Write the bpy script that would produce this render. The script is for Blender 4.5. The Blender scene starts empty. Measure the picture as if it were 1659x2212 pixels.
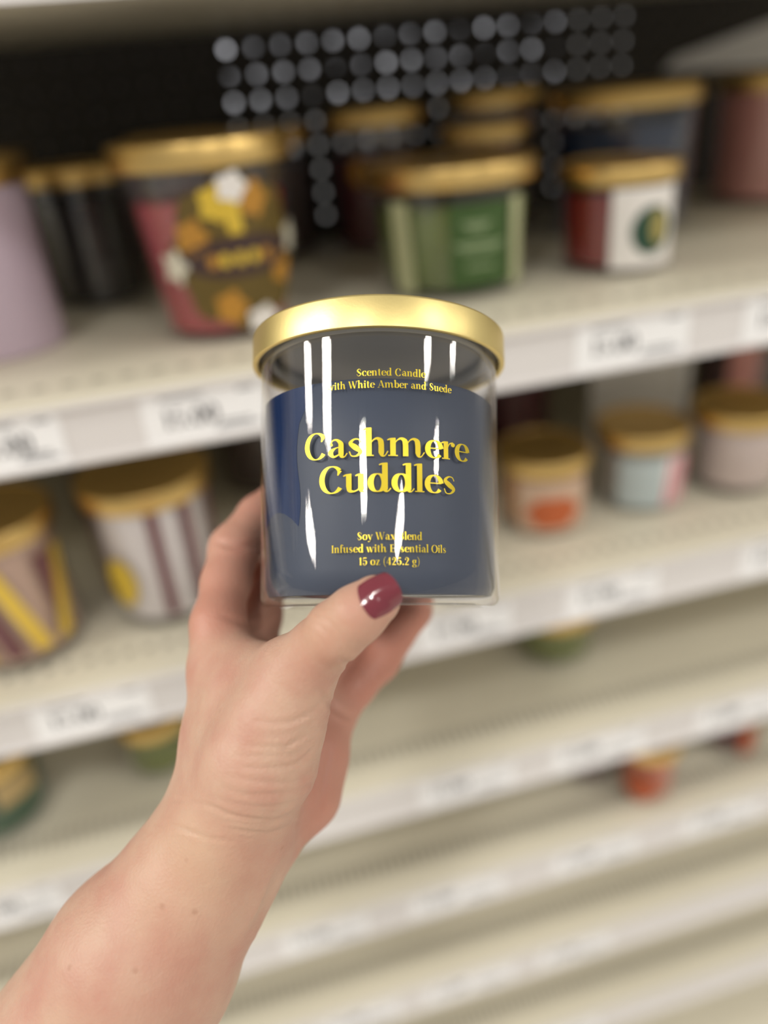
import bpy, bmesh, math, random
import numpy as np
from mathutils import Vector, Matrix

scene = bpy.context.scene
COL = scene.collection
random.seed(4)

# ------------------------------------------------------------------ camera
IMG_W, IMG_H, FPX = 1659.0, 2212.0, 1697.14
CAM = np.array([0.0, 0.0, 1.45])
YAW, PITCH, ROLL = (math.radians(v) for v in (11.987, 28.758, -5.469))


def cam_axes():
    f = np.array([math.sin(YAW) * math.cos(PITCH), math.cos(YAW) * math.cos(PITCH), -math.sin(PITCH)])
    r = np.array([math.cos(YAW), -math.sin(YAW), 0.0])
    u = np.cross(r, f)
    c, s = math.cos(ROLL), math.sin(ROLL)
    return c * r + s * u, -s * r + c * u, f


AX_R, AX_U, AX_F = cam_axes()
cam_data = bpy.data.cameras.new('camera')
cam = bpy.data.objects.new('camera', cam_data)
COL.objects.link(cam)
m = Matrix.Identity(4)
for i in range(3):
    m[i][0], m[i][1], m[i][2], m[i][3] = AX_R[i], AX_U[i], -AX_F[i], CAM[i]
cam.matrix_world = m
cam_data.sensor_fit = 'VERTICAL'
cam_data.sensor_height = 36.0
cam_data.lens = FPX / IMG_H * 36.0
cam_data.clip_start = 0.01
cam_data.dof.use_dof = True
cam_data.dof.focus_distance = 0.264
cam_data.dof.aperture_fstop = 2.4
scene.camera = cam

# ------------------------------------------------------------------ world, exposure
world = bpy.data.worlds.new('store_light')
scene.world = world
world.use_nodes = True
world.node_tree.nodes['Background'].inputs[0].default_value = (1.0, 0.97, 0.93, 1)
world.node_tree.nodes['Background'].inputs[1].default_value = 0.33
scene.view_settings.view_transform = 'Standard'
scene.view_settings.look = 'None'
scene.view_settings.gamma = 1.0
scene.view_settings.use_curve_mapping = False
scene.view_settings.exposure = 0.28
scene.cycles.use_denoising = True
scene.cycles.transparent_max_bounces = 24
scene.cycles.max_bounces = 8
scene.cycles.caustics_reflective = False
scene.cycles.caustics_refractive = False
LAMP = 66.0            # radiance of the fluorescent diffusers


def local(px, py, z):
    """metres in the frame of the held things (right, up, forward), from a sighting and its depth"""
    return np.array([(px - 829.5) / FPX * z, (1106.0 - py) / FPX * z, z])


def to_world(p):
    p = np.asarray(p, float)
    return CAM + p[..., 0:1] * AX_R + p[..., 1:2] * AX_U + p[..., 2:3] * AX_F


def on_plane_y(px, py, y):
    r = (px - 829.5) * AX_R + (1106.0 - py) * AX_U + FPX * AX_F
    return CAM + r * (y / r[1])


# ------------------------------------------------------------------ materials
def new_mat(name):
    mt = bpy.data.materials.new(name)
    mt.use_nodes = True
    nt = mt.node_tree
    return mt, nt, nt.nodes['Principled BSDF']


def mat(name, color, rough=0.5, metal=0.0, noise=0.0, nscale=40.0, bump=0.0, bscale=200.0, spec=0.5, sss=0.0,
        sss_r=(0.01, 0.004, 0.002), coat=0.0):
    mt, nt, p = new_mat(name)
    p.inputs['Base Color'].default_value = (*color, 1)
    p.inputs['Roughness'].default_value = rough
    p.inputs['Metallic'].default_value = metal
    p.inputs['Specular IOR Level'].default_value = spec
    p.inputs['Coat Weight'].default_value = coat
    p.inputs['Coat Roughness'].default_value = 0.05
    if sss:
        p.inputs['Subsurface Weight'].default_value = sss
        p.inputs['Subsurface Radius'].default_value = sss_r
        p.inputs['Subsurface Scale'].default_value = 1.0
    tc = nt.nodes.new('ShaderNodeTexCoord')
    if noise:
        n = nt.nodes.new('ShaderNodeTexNoise')
        n.inputs['Scale'].default_value = nscale
        n.inputs['Detail'].default_value = 4
        nt.links.new(tc.outputs['Object'], n.inputs['Vector'])
        r = nt.nodes.new('ShaderNodeValToRGB')
        r.color_ramp.elements[0].position, r.color_ramp.elements[1].position = 0.3, 0.7
        r.color_ramp.elements[0].color = (*[c * (1 - noise) for c in color], 1)
        r.color_ramp.elements[1].color = (*[min(1, c * (1 + noise)) for c in color], 1)
        nt.links.new(n.outputs['Fac'], r.inputs['Fac'])
        nt.links.new(r.outputs['Color'], p.inputs['Base Color'])
    if bump:
        n = nt.nodes.new('ShaderNodeTexNoise')
        n.inputs['Scale'].default_value = bscale
        n.inputs['Detail'].default_value = 3
        nt.links.new(tc.outputs['Object'], n.inputs['Vector'])
        b = nt.nodes.new('ShaderNodeBump')
        b.inputs['Strength'].default_value = bump
        b.inputs['Distance'].default_value = 0.001
        nt.links.new(n.outputs['Fac'], b.inputs['Height'])
        nt.links.new(b.outputs['Normal'], p.inputs['Normal'])
    return mt


def glass_mat(name, tint=(1, 1, 1), base=0.05, rough=0.015):
    """clear jar wall: see-through with mirror reflection that grows towards the rim"""
    mt = bpy.data.materials.new(name)
    mt.use_nodes = True
    nt = mt.node_tree
    nt.nodes.clear()
    out = nt.nodes.new('ShaderNodeOutputMaterial')
    tr = nt.nodes.new('ShaderNodeBsdfTransparent')
    tr.inputs[0].default_value = (*tint, 1)
    gl = nt.nodes.new('ShaderNodeBsdfGlossy')
    gl.inputs['Roughness'].default_value = rough
    gl.inputs['Color'].default_value = (1, 1, 1, 1)
    lw = nt.nodes.new('ShaderNodeLayerWeight')
    lw.inputs['Blend'].default_value = 0.5
    pw = nt.nodes.new('ShaderNodeMath'); pw.operation = 'POWER'; pw.inputs[1].default_value = 4.5
    ml = nt.nodes.new('ShaderNodeMath'); ml.operation = 'MULTIPLY_ADD'
    ml.inputs[1].default_value = 0.75; ml.inputs[2].default_value = base
    mx = nt.nodes.new('ShaderNodeMixShader')
    nt.links.new(lw.outputs['Facing'], pw.inputs[0])
    nt.links.new(pw.outputs[0], ml.inputs[0])
    nt.links.new(ml.outputs[0], mx.inputs[0])
    nt.links.new(tr.outputs[0], mx.inputs[1])
    nt.links.new(gl.outputs[0], mx.inputs[2])
    nt.links.new(mx.outputs[0], out.inputs[0])
    return mt


def emit_mat(name, color, strength, patchy=False):
    mt = bpy.data.materials.new(name)
    mt.use_nodes = True
    nt = mt.node_tree
    nt.nodes.clear()
    out = nt.nodes.new('ShaderNodeOutputMaterial')
    em = nt.nodes.new('ShaderNodeEmission')
    em.inputs[0].default_value = (*color, 1)
    em.inputs[1].default_value = strength
    nt.links.new(em.outputs[0], out.inputs[0])
    if patchy:
        tc = nt.nodes.new('ShaderNodeTexCoord')
        n = nt.nodes.new('ShaderNodeTexNoise')
        n.inputs['Scale'].default_value = 22
        n.inputs['Detail'].default_value = 1
        r = nt.nodes.new('ShaderNodeValToRGB')
        r.color_ramp.elements[0].position, r.color_ramp.elements[1].position = 0.38, 0.66
        r.color_ramp.elements[0].color = (*[c * 0.06 for c in color], 1)
        r.color_ramp.elements[1].color = (*color, 1)
        nt.links.new(tc.outputs['Object'], n.inputs['Vector'])
        nt.links.new(n.outputs['Fac'], r.inputs['Fac'])
        nt.links.new(r.outputs['Color'], em.inputs[0])
    return mt


M = {}
M['shelf'] = mat('cream_enamel', (0.73, 0.68, 0.545), 0.42, noise=0.03, nscale=6)
M['rail'] = mat('price_rail_plastic', (0.74, 0.71, 0.69), 0.3)
M['tag'] = mat('tag_card', (0.92, 0.915, 0.91), 0.35)
M['ink'] = mat('tag_ink', (0.09, 0.09, 0.10), 0.6)
M['ink_grey'] = mat('tag_ink_grey', (0.32, 0.32, 0.33), 0.6)
M['hole'] = mat('slot_metal', (0.40, 0.37, 0.30), 0.6)
M['back'] = mat('dark_pegboard', (0.050, 0.043, 0.034), 0.75, noise=0.1, nscale=10)
M['floor'] = mat('floor_vinyl', (0.62, 0.58, 0.52), 0.3, noise=0.06, nscale=3)
M['steel'] = mat('white_bracket', (0.86, 0.85, 0.84), 0.4)
M['gold'] = mat('satin_gold', (0.88, 0.71, 0.30), 0.42, metal=1.0, bump=0.03, bscale=900)
M['gold_bg'] = mat('brass_lid', (0.80, 0.55, 0.20), 0.34, metal=1.0)
M['liner'] = mat('lid_liner', (0.40, 0.385, 0.36), 0.5)
M['glass'] = glass_mat('clear_glass', base=0.042)
M['glass_bg'] = glass_mat('clear_glass_shelf', base=0.04, rough=0.03)
M['housing'] = mat('lamp_housing', (0.8, 0.8, 0.8), 0.5)
M['lamp'] = emit_mat('lamp_diffuser', (1.0, 0.965, 0.90), LAMP)


# ------------------------------------------------------------------ mesh helpers
def link_mesh(name, verts, faces, material, parent=None, smooth=None):
    me = bpy.data.meshes.new(name)
    me.from_pydata([tuple(v) for v in verts], [], faces)
    if isinstance(material, (list, tuple)):
        for mm in material:
            me.materials.append(mm)
    else:
        me.materials.append(material)
    me.update()
    if smooth is not None:
        me.polygons.foreach_set('use_smooth', [True] * len(me.polygons))
        if smooth < 180:
            me.set_sharp_from_angle(angle=math.radians(smooth))
    o = bpy.data.objects.new(name, me)
    COL.objects.link(o)
    if parent is not None:
        o.parent = parent
    return o


def tag(o, label=None, cat=None, group=None, kind=None):
    if label: o['label'] = label
    if cat: o['category'] = cat
    if group: o['group'] = group
    if kind: o['kind'] = kind
    return o


def empty(name, loc=(0, 0, 0), rot=None, parent=None):
    o = bpy.data.objects.new(name, None)
    o.empty_display_size = 0.02
    COL.objects.link(o)
    o.location = loc
    if rot is not None:
        o.rotation_euler = rot
    o.parent = parent
    return o


class Geo:
    def __init__(self):
        self.v, self.f = [], []

    def add(self, verts, faces):
        b = len(self.v)
        self.v += [tuple(v) for v in verts]
        self.f += [tuple(i + b for i in fc) for fc in faces]
        return self

    def box(self, x0, x1, y0, y1, z0, z1):
        return self.add([(x0, y0, z0), (x1, y0, z0), (x1, y1, z0), (x0, y1, z0),
                         (x0, y0, z1), (x1, y0, z1), (x1, y1, z1), (x0, y1, z1)],
                        [(0, 3, 2, 1), (4, 5, 6, 7), (0, 1, 5, 4), (1, 2, 6, 5), (2, 3, 7, 6), (3, 0, 4, 7)])

    def build(self, name, material, parent=None, smooth=None):
        return link_mesh(name, self.v, self.f, material, parent, smooth)


def bevel_box(name, x0, x1, y0, y1, z0, z1, r, material, parent=None, segs=2):
    bm = bmesh.new()
    bmesh.ops.create_cube(bm, size=1.0)
    for v in bm.verts:
        v.co = Vector(((x0 + x1) / 2 + v.co.x * (x1 - x0), (y0 + y1) / 2 + v.co.y * (y1 - y0), (z0 + z1) / 2 + v.co.z * (z1 - z0)))
    bmesh.ops.bevel(bm, geom=list(bm.edges), offset=r, segments=segs, affect='EDGES', profile=0.5)
    me = bpy.data.meshes.new(name)
    bm.to_mesh(me); bm.free()
    me.materials.append(material)
    me.polygons.foreach_set('use_smooth', [True] * len(me.polygons))
    me.set_sharp_from_angle(angle=math.radians(40))
    o = bpy.data.objects.new(name, me)
    COL.objects.link(o)
    o.parent = parent
    return o


def lathe(name, prof, material, parent=None, n=64, smooth=35):
    """spin a (radius, height) outline about z; radius 0 closes the end"""
    g = Geo()
    rings = []
    for r, z in prof:
        if r <= 1e-7:
            rings.append([len(g.v)])
            g.v.append((0, 0, z))
        else:
            b = len(g.v)
            g.v += [(r * math.cos(2 * math.pi * i / n), r * math.sin(2 * math.pi * i / n), z) for i in range(n)]
            rings.append(list(range(b, b + n)))
    for a, b in zip(rings[:-1], rings[1:]):
        for i in range(n):
            j = (i + 1) % n
            if len(a) == 1 and len(b) == 1:
                continue
            if len(a) == 1:
                g.f.append((a[0], b[j], b[i]))
            elif len(b) == 1:
                g.f.append((a[i], a[j], b[0]))
            else:
                g.f.append((a[i], a[j], b[j], b[i]))
    return g.build(name, material, parent, smooth)


# ------------------------------------------------------------------ lettering: pen strokes with thick stems and hairlines
def catmull(pts, step=6):
    if len(pts) < 3:
        return [np.array(p, float) for p in pts]
    P = [np.array(p, float) for p in pts]
    P = [2 * P[0] - P[1]] + P + [2 * P[-1] - P[-2]]
    out = []
    for i in range(1, len(P) - 2):
        for k in range(step):
            t = k / step
            out.append(0.5 * ((2 * P[i]) + (-P[i - 1] + P[i + 1]) * t + (2 * P[i - 1] - 5 * P[i] + 4 * P[i + 1] - P[i + 2]) * t * t
                              + (-P[i - 1] + 3 * P[i] - 3 * P[i + 1] + P[i + 2]) * t ** 3))
    out.append(P[-2])
    return out


def arc(cx, cy, rx, ry, a0, a1, n=26):
    return ('arc', [(cx + rx * math.cos(math.radians(a0 + (a1 - a0) * i / n)), cy + ry * math.sin(math.radians(a0 + (a1 - a0) * i / n))) for i in range(n + 1)])


T, H = 0.125, 0.028      # stem and hairline
def ln(x0, y0, x1, y1, w=None): return ('line', [(x0, y0), (x1, y1)], w)
def cv(*p, w=None): return ('curve', list(p), w)
def dot(x, y, r): return ('dot', (x, y), r)
def stem(x, y0, y1): return ln(x, y0, x, y1, T)
def ser(x0, x1, y): return ln(x0, y, x1, y, H)
def foot(x, y=0.014): return ser(x - 0.11, x + 0.11, y)
def flag(x, y): return cv((x - 0.13, y - 0.05), (x - 0.06, y - 0.02), (x + T / 2 - 0.005, y), w=[H, H * 1.6, H])


XH, CP, AS = 0.48, 0.70, 0.76
def arch(x0, x1): return cv((x0, 0.30), (x0 + 0.07, 0.42), (x0 + 0.16, 0.475), (x1 - 0.02, 0.42), (x1, 0.30), w=[H, H, H * 2.2, T * 0.95, T])


G = {
    'o': (0.50, [arc(0.25, 0.24, 0.175, 0.235, 0, 360)]),
    'c': (0.45, [arc(0.25, 0.24, 0.175, 0.235, 50, 318), dot(0.36, 0.385, 0.055)]),
    'e': (0.47, [arc(0.25, 0.24, 0.175, 0.235, 6, 322), ser(0.09, 0.43, 0.262)]),
    'a': (0.52, [cv((0.10, 0.36), (0.15, 0.46), (0.25, 0.475), (0.345, 0.38), (0.355, 0.28), w=[H, H, H * 2, T * .9, T]), stem(0.355, 0.30, 0.10),
                 cv((0.355, 0.11), (0.375, 0.02), (0.44, 0.01), (0.50, 0.10), w=[T, T * .7, H, H]),
                 cv((0.36, 0.28), (0.22, 0.25), (0.10, 0.14), (0.18, 0.02), (0.35, 0.10), w=[H, H * 1.2, T, H * 2, H]), dot(0.115, 0.35, 0.04)]),
    'd': (0.56, [arc(0.235, 0.235, 0.155, 0.235, 0, 360), stem(0.40, AS, 0.06), flag(0.40, AS), cv((0.40, 0.08), (0.42, 0.015), (0.47, 0.01), (0.53, 0.09), w=[T, T * .6, H, H])]),
    'b': (0.52, [stem(0.12, 0.02, AS), flag(0.12, AS), arc(0.28, 0.235, 0.155, 0.235, 0, 360)]),
    'h': (0.58, [stem(0.12, 0, AS), flag(0.12, AS), foot(0.12), arch(0.14, 0.40), stem(0.40, 0.31, 0.09), cv((0.40, 0.10), (0.42, 0.015), (0.48, 0.01), (0.55, 0.13), w=[T, T * .6, H, H])]),
    'n': (0.56, [stem(0.12, 0, XH), flag(0.12, XH), foot(0.12), arch(0.14, 0.40), stem(0.40, 0.31, 0), foot(0.40)]),
    'm': (0.90, [stem(0.12, 0, XH), flag(0.12, XH), foot(0.12), arch(0.14, 0.41), stem(0.41, 0.31, 0), arch(0.43, 0.70), stem(0.70, 0.31, 0.09),
                 cv((0.70, 0.10), (0.72, 0.015), (0.78, 0.01), (0.86, 0.13), w=[T, T * .6, H, H])]),
    'u': (0.56, [stem(0.12, XH, 0.14), flag(0.12, XH), cv((0.12, 0.16), (0.14, 0.04), (0.24, 0.015), (0.33, 0.06), (0.39, 0.16), w=[T, T * .8, H * 1.4, H, H]),
                 stem(0.40, XH, 0.05), flag(0.40, XH), cv((0.40, 0.08), (0.42, 0.015), (0.47, 0.01), (0.53, 0.09), w=[T, T * .6, H, H])]),
    'r': (0.40, [stem(0.12, 0, XH), flag(0.12, XH), foot(0.12), cv((0.15, 0.28), (0.22, 0.43), (0.32, 0.46), w=[H, H, H * 2]), dot(0.32, 0.41, 0.06)]),
    'i': (0.27, [stem(0.13, 0, XH), flag(0.13, XH), foot(0.13), dot(0.13, 0.64, 0.075)]),
    'l': (0.27, [stem(0.13, 0, AS), flag(0.13, AS), foot(0.13)]),
    't': (0.35, [stem(0.15, 0.64, 0.11), cv((0.15, 0.12), (0.17, 0.025), (0.23, 0.01), (0.32, 0.09), w=[T, T * .6, H, H]), ser(0.02, 0.31, XH - 0.01)]),
    'f': (0.34, [stem(0.14, 0, 0.58), foot(0.14), cv((0.14, 0.56), (0.16, 0.69), (0.24, 0.745), (0.32, 0.70), w=[T, T * .8, H, H]), dot(0.31, 0.67, 0.05), ser(0.02, 0.29, XH - 0.01)]),
    's': (0.43, [cv((0.34, 0.36), (0.29, 0.455), (0.18, 0.465), (0.095, 0.365), (0.20, 0.25), (0.325, 0.13), (0.24, 0.02), (0.12, 0.02), (0.065, 0.14),
                    w=[H, H, H * 1.5, T * .75, T * 1.1, T * .75, H * 1.5, H, H])]),
    'S': (0.55, [cv((0.44, 0.50), (0.38, 0.66), (0.25, 0.69), (0.12, 0.54), (0.26, 0.36), (0.44, 0.18), (0.29, 0.015), (0.15, 0.03), (0.08, 0.20),
                    w=[H, H, H * 1.5, T * .8, T * 1.2, T * .8, H * 1.5, H, H])]),
    'C': (0.64, [arc(0.33, 0.35, 0.25, 0.36, 42, 322), cv((0.515, 0.59), (0.50, 0.54), (0.47, 0.46), w=[0.12, 0.07, H])]),
    'O': (0.70, [arc(0.35, 0.35, 0.27, 0.36, 0, 360)]),
    'I': (0.34, [stem(0.17, 0, CP), foot(0.17), foot(0.17, CP - 0.014)]),
    'E': (0.58, [stem(0.16, 0, CP), ser(0.04, 0.50, 0.014), ser(0.04, 0.48, CP - 0.014), ser(0.16, 0.38, 0.36), ln(0.49, 0, 0.50, 0.17, H), ln(0.48, CP, 0.47, 0.54, H), ln(0.38, 0.28, 0.38, 0.44, H)]),
    'B': (0.60, [stem(0.16, 0, CP), ser(0.04, 0.3, 0.014), ser(0.04, 0.3, CP - 0.014), ser(0.16, 0.3, 0.37), arc(0.28, 0.53, 0.17, 0.16, -90, 90), arc(0.28, 0.19, 0.20, 0.178, -90, 90)]),
    'W': (0.92, [ln(0.08, CP, 0.27, 0, T), ln(0.29, 0, 0.45, 0.66, H), ln(0.42, CP, 0.61, 0, T), ln(0.63, 0, 0.82, CP, H), ser(-0.02, 0.20, CP - 0.014), ser(0.34, 0.52, CP - 0.014), ser(0.73, 0.91, CP - 0.014)]),
    'w': (0.72, [ln(0.07, XH, 0.20, 0, T), ln(0.22, 0, 0.34, 0.44, H), ln(0.33, XH, 0.47, 0, T), ln(0.49, 0, 0.63, XH, H), ser(-0.02, 0.17, XH - 0.014), ser(0.26, 0.42, XH - 0.014), ser(0.55, 0.71, XH - 0.014)]),
    'A': (0.70, [ln(0.10, 0, 0.34, CP, H), ln(0.35, CP, 0.57, 0, T), ser(0.18, 0.48, 0.23), ser(0.0, 0.20, 0.014), ser(0.46, 0.70, 0.014)]),
    'y': (0.54, [ln(0.10, XH, 0.28, 0.02, T), cv((0.44, XH), (0.27, -0.02), (0.18, -0.18), (0.10, -0.19), w=H), dot(0.10, -0.16, 0.05), ser(0.0, 0.20, XH - 0.014), ser(0.36, 0.53, XH - 0.014)]),
    'x': (0.52, [ln(0.09, XH, 0.40, 0, T), ln(0.41, XH, 0.09, 0, H), ser(0.0, 0.2, XH - 0.014), ser(0.32, 0.5, XH - 0.014), ser(0.0, 0.18, 0.014), ser(0.3, 0.51, 0.014)]),
    'z': (0.46, [ser(0.05, 0.40, XH - 0.014), ser(0.05, 0.41, 0.014), ln(0.34, XH, 0.11, 0, T * .9), ln(0.05, XH, 0.06, 0.36, H), ln(0.41, 0, 0.40, 0.13, H)]),
    'g': (0.50, [arc(0.22, 0.32, 0.13, 0.155, 0, 360), arc(0.23, -0.09, 0.17, 0.10, 0, 360), cv((0.14, 0.19), (0.10, 0.10), (0.20, 0.04), (0.34, 0.02), (0.38, -0.08), w=[H, H, H * 2, H * 2, H]), cv((0.32, 0.42), (0.40, 0.47), (0.45, 0.44), w=H * 1.5)]),
    '1': (0.36, [stem(0.19, 0, CP), foot(0.19), cv((0.05, 0.58), (0.13, 0.62), (0.20, CP), w=H)]),
    '2': (0.50, [cv((0.09, 0.50), (0.13, 0.66), (0.25, 0.70), (0.39, 0.56), (0.30, 0.35), (0.10, 0.04), w=[H, H, H * 1.5, T, T * .7, H * 1.5]), ln(0.06, 0.04, 0.43, 0.04, 0.08), dot(0.12, 0.52, 0.055)]),
    '4': (0.52, [stem(0.34, 0, CP), foot(0.34), ln(0.04, 0.19, 0.48, 0.19, H), ln(0.04, 0.19, 0.33, CP, H)]),
    '5': (0.50, [ln(0.10, 0.66, 0.40, 0.66, 0.08), ln(0.10, 0.68, 0.09, 0.36, H), cv((0.09, 0.36), (0.20, 0.43), (0.36, 0.36), (0.39, 0.20), (0.30, 0.03), (0.16, 0.01), (0.07, 0.12), w=[H, H, T * .8, T, H * 1.5, H, H]), dot(0.10, 0.13, 0.055)]),
    '0': (0.50, [arc(0.25, 0.35, 0.17, 0.36, 0, 360)]),
    '9': (0.50, [arc(0.25, 0.48, 0.16, 0.21, 0, 360), cv((0.41, 0.48), (0.39, 0.2), (0.24, 0.02), (0.12, 0.06), w=[T, T, H, H])]),
    '$': (0.50, [cv((0.42, 0.52), (0.25, 0.68), (0.10, 0.53), (0.25, 0.36), (0.40, 0.18), (0.24, 0.02), (0.07, 0.18), w=H * 2.5), ln(0.25, -0.08, 0.25, 0.78, H * 1.5)]),
    '.': (0.24, [dot(0.12, 0.06, 0.07)]),
    '(': (0.30, [cv((0.25, 0.78), (0.12, 0.55), (0.09, 0.30), (0.12, 0.06), (0.25, -0.17), w=[H, H * 1.5, H * 2.2, H * 1.5, H])]),
    ')': (0.30, [cv((0.05, 0.78), (0.18, 0.55), (0.21, 0.30), (0.18, 0.06), (0.05, -0.17), w=[H, H * 1.5, H * 2.2, H * 1.5, H])]),
    ' ': (0.26, []),
}


def text_geo(text, place, width=None, left=0.0, base=0.0, size=1.0, track=0.0, spacing=None):
    """stroke polygons of a line of lettering; place(x, y) puts a flat point on its surface. width stretches the line to fit"""
    adv = [G[c][0] + track for c in text]
    total = sum(adv)
    sx = (width / total) if width else size
    g = Geo()
    x = 0.0
    for ch, a in zip(text, adv):
        for st in G[ch][1]:
            if st[0] == 'dot':
                (cx_, cy_), r = st[1], st[2]
                k = 14
                pts = [place(left + (x + cx_) * sx, base + cy_ * size)] + [
                    place(left + (x + cx_ + r * math.cos(2 * math.pi * i / k)) * sx, base + (cy_ + r * math.sin(2 * math.pi * i / k)) * size) for i in range(k)]
                g.add(pts, [(0, 1 + i, 1 + (i + 1) % k) for i in range(k)])
                continue
            if st[0] == 'arc':
                P = [np.array(p) for p in st[1]]
                W = None
            elif st[0] == 'line':
                a0, a1 = np.array(st[1][0], float), np.array(st[1][1], float)
                nn = 5
                P = [a0 + (a1 - a0) * i / nn for i in range(nn + 1)]
                W = [st[2] or T] * len(P)
            else:
                w = st[2]
                if isinstance(w, (list, tuple)):
                    Q = catmull([(p[0], p[1], ww) for p, ww in zip(st[1], w)])
                    P = [q[:2] for q in Q]
                    W = [max(q[2], H * .7) for q in Q]
                else:
                    P = catmull(st[1])
                    W = [w or T] * len(P)
            vs, fs = [], []
            for i, p in enumerate(P):
                d = P[min(i + 1, len(P) - 1)] - P[max(i - 1, 0)]
                d = d / (np.linalg.norm(d) + 1e-9)
                n = np.array([-d[1], d[0]])
                w = W[i] if W else H + (T * 1.08 - H) * abs(d[1]) ** 1.8
                if W and abs(d[1]) < .98 and st[0] == 'line' and w == T:
                    n = np.array([-1.0, 0.0])           # slanted stems end level
                for s in (-0.5, 0.5):
                    q = p + n * w * s
                    vs.append(place(left + (x + q[0]) * sx, base + q[1] * size))
            for i in range(len(P) - 1):
                fs.append((2 * i, 2 * i + 1, 2 * i + 3, 2 * i + 2))
            g.add(vs, fs)
        x += a
    return g


# ------------------------------------------------------------------ the setting: floor, gondola back, shelves
FRONT, BACK = 0.50, 0.955
X0, X1 = -1.1, 1.5
EYE = CAM[2]
tag(Geo().box(-6, 6, -5, 4, -0.05, 0.0).build('floor', M['floor']), kind='structure')

# dark pegboard back panel with real holes behind the candle shelf
def pegboard():
    g = Geo()
    p, r, th = 0.0285, 0.0038, 0.004
    pz, nz = 0.0247, 8
    nx, z_hi = int((X1 - X0) / p), EYE + 0.0525
    z_lo = z_hi - nz * pz
    xe = X0 + nx * p
    k = 8
    for ix in range(nx):
        for iz in range(nz):
            cx_, cz_ = X0 + (ix + .5) * p, z_lo + (iz + .5) * pz
            outer, inner, inner2 = [], [], []
            for i in range(k):
                a = 2 * math.pi * i / k
                ca, sa = math.cos(a), math.sin(a)
                mx_ = max(abs(ca), abs(sa))
                outer.append((cx_ + p / 2 * ca / mx_, BACK, cz_ + pz / 2 * sa / mx_))
                inner.append((cx_ + r * ca, BACK, cz_ + r * sa))
                inner2.append((cx_ + r * ca, BACK + th, cz_ + r * sa))
            fs = []
            for i in range(k):
                j = (i + 1) % k
                fs += [(i, j, k + j, k + i), (k + i, k + j, 2 * k + j, 2 * k + i)]
            g.add(outer + inner + inner2, fs)
    g.box(X0, xe, BACK, BACK + th, 0.05, z_lo)
    g.box(X0, xe, BACK, BACK + th, z_hi, EYE + 0.7)
    return g.build('wall_back', M['back'])


tag(pegboard(), kind='structure')

# unseen boards, added to dim the outer pegboard holes; open in the middle
for k_, (xa, xb, yy) in enumerate(((X0, 0.09, 0.22), (0.60, X1, 0.10))):
    tag(Geo().box(xa, xb, BACK + yy, BACK + yy + 0.006, 0.05, EYE + 0.7).build('hole_blocker_%d' % (k_ + 1), mat('light_block_board', (0.22, 0.20, 0.18), 0.7)), kind='structure')

# glowing panel added behind the pegboard so its holes show bright spots
glow_root = empty('hole_glow_panel', (0.42, 1.9, EYE + 0.02))
tag(glow_root, 'glowing panel added behind the pegboard to brighten its holes', 'glow panel')
Geo().box(-0.30, 0.52, 0.004, 0.05, -0.06, 0.22).build('frame', M['housing'], glow_root)
Geo().add([(-0.28, 0, -0.04), (0.5, 0, -0.04), (0.5, 0, 0.2), (-0.28, 0, 0.2)], [(0, 1, 2, 3)]).build('panel', emit_mat('hole_glow', (0.95, 0.95, 1.0), 1.3, True), glow_root)


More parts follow.
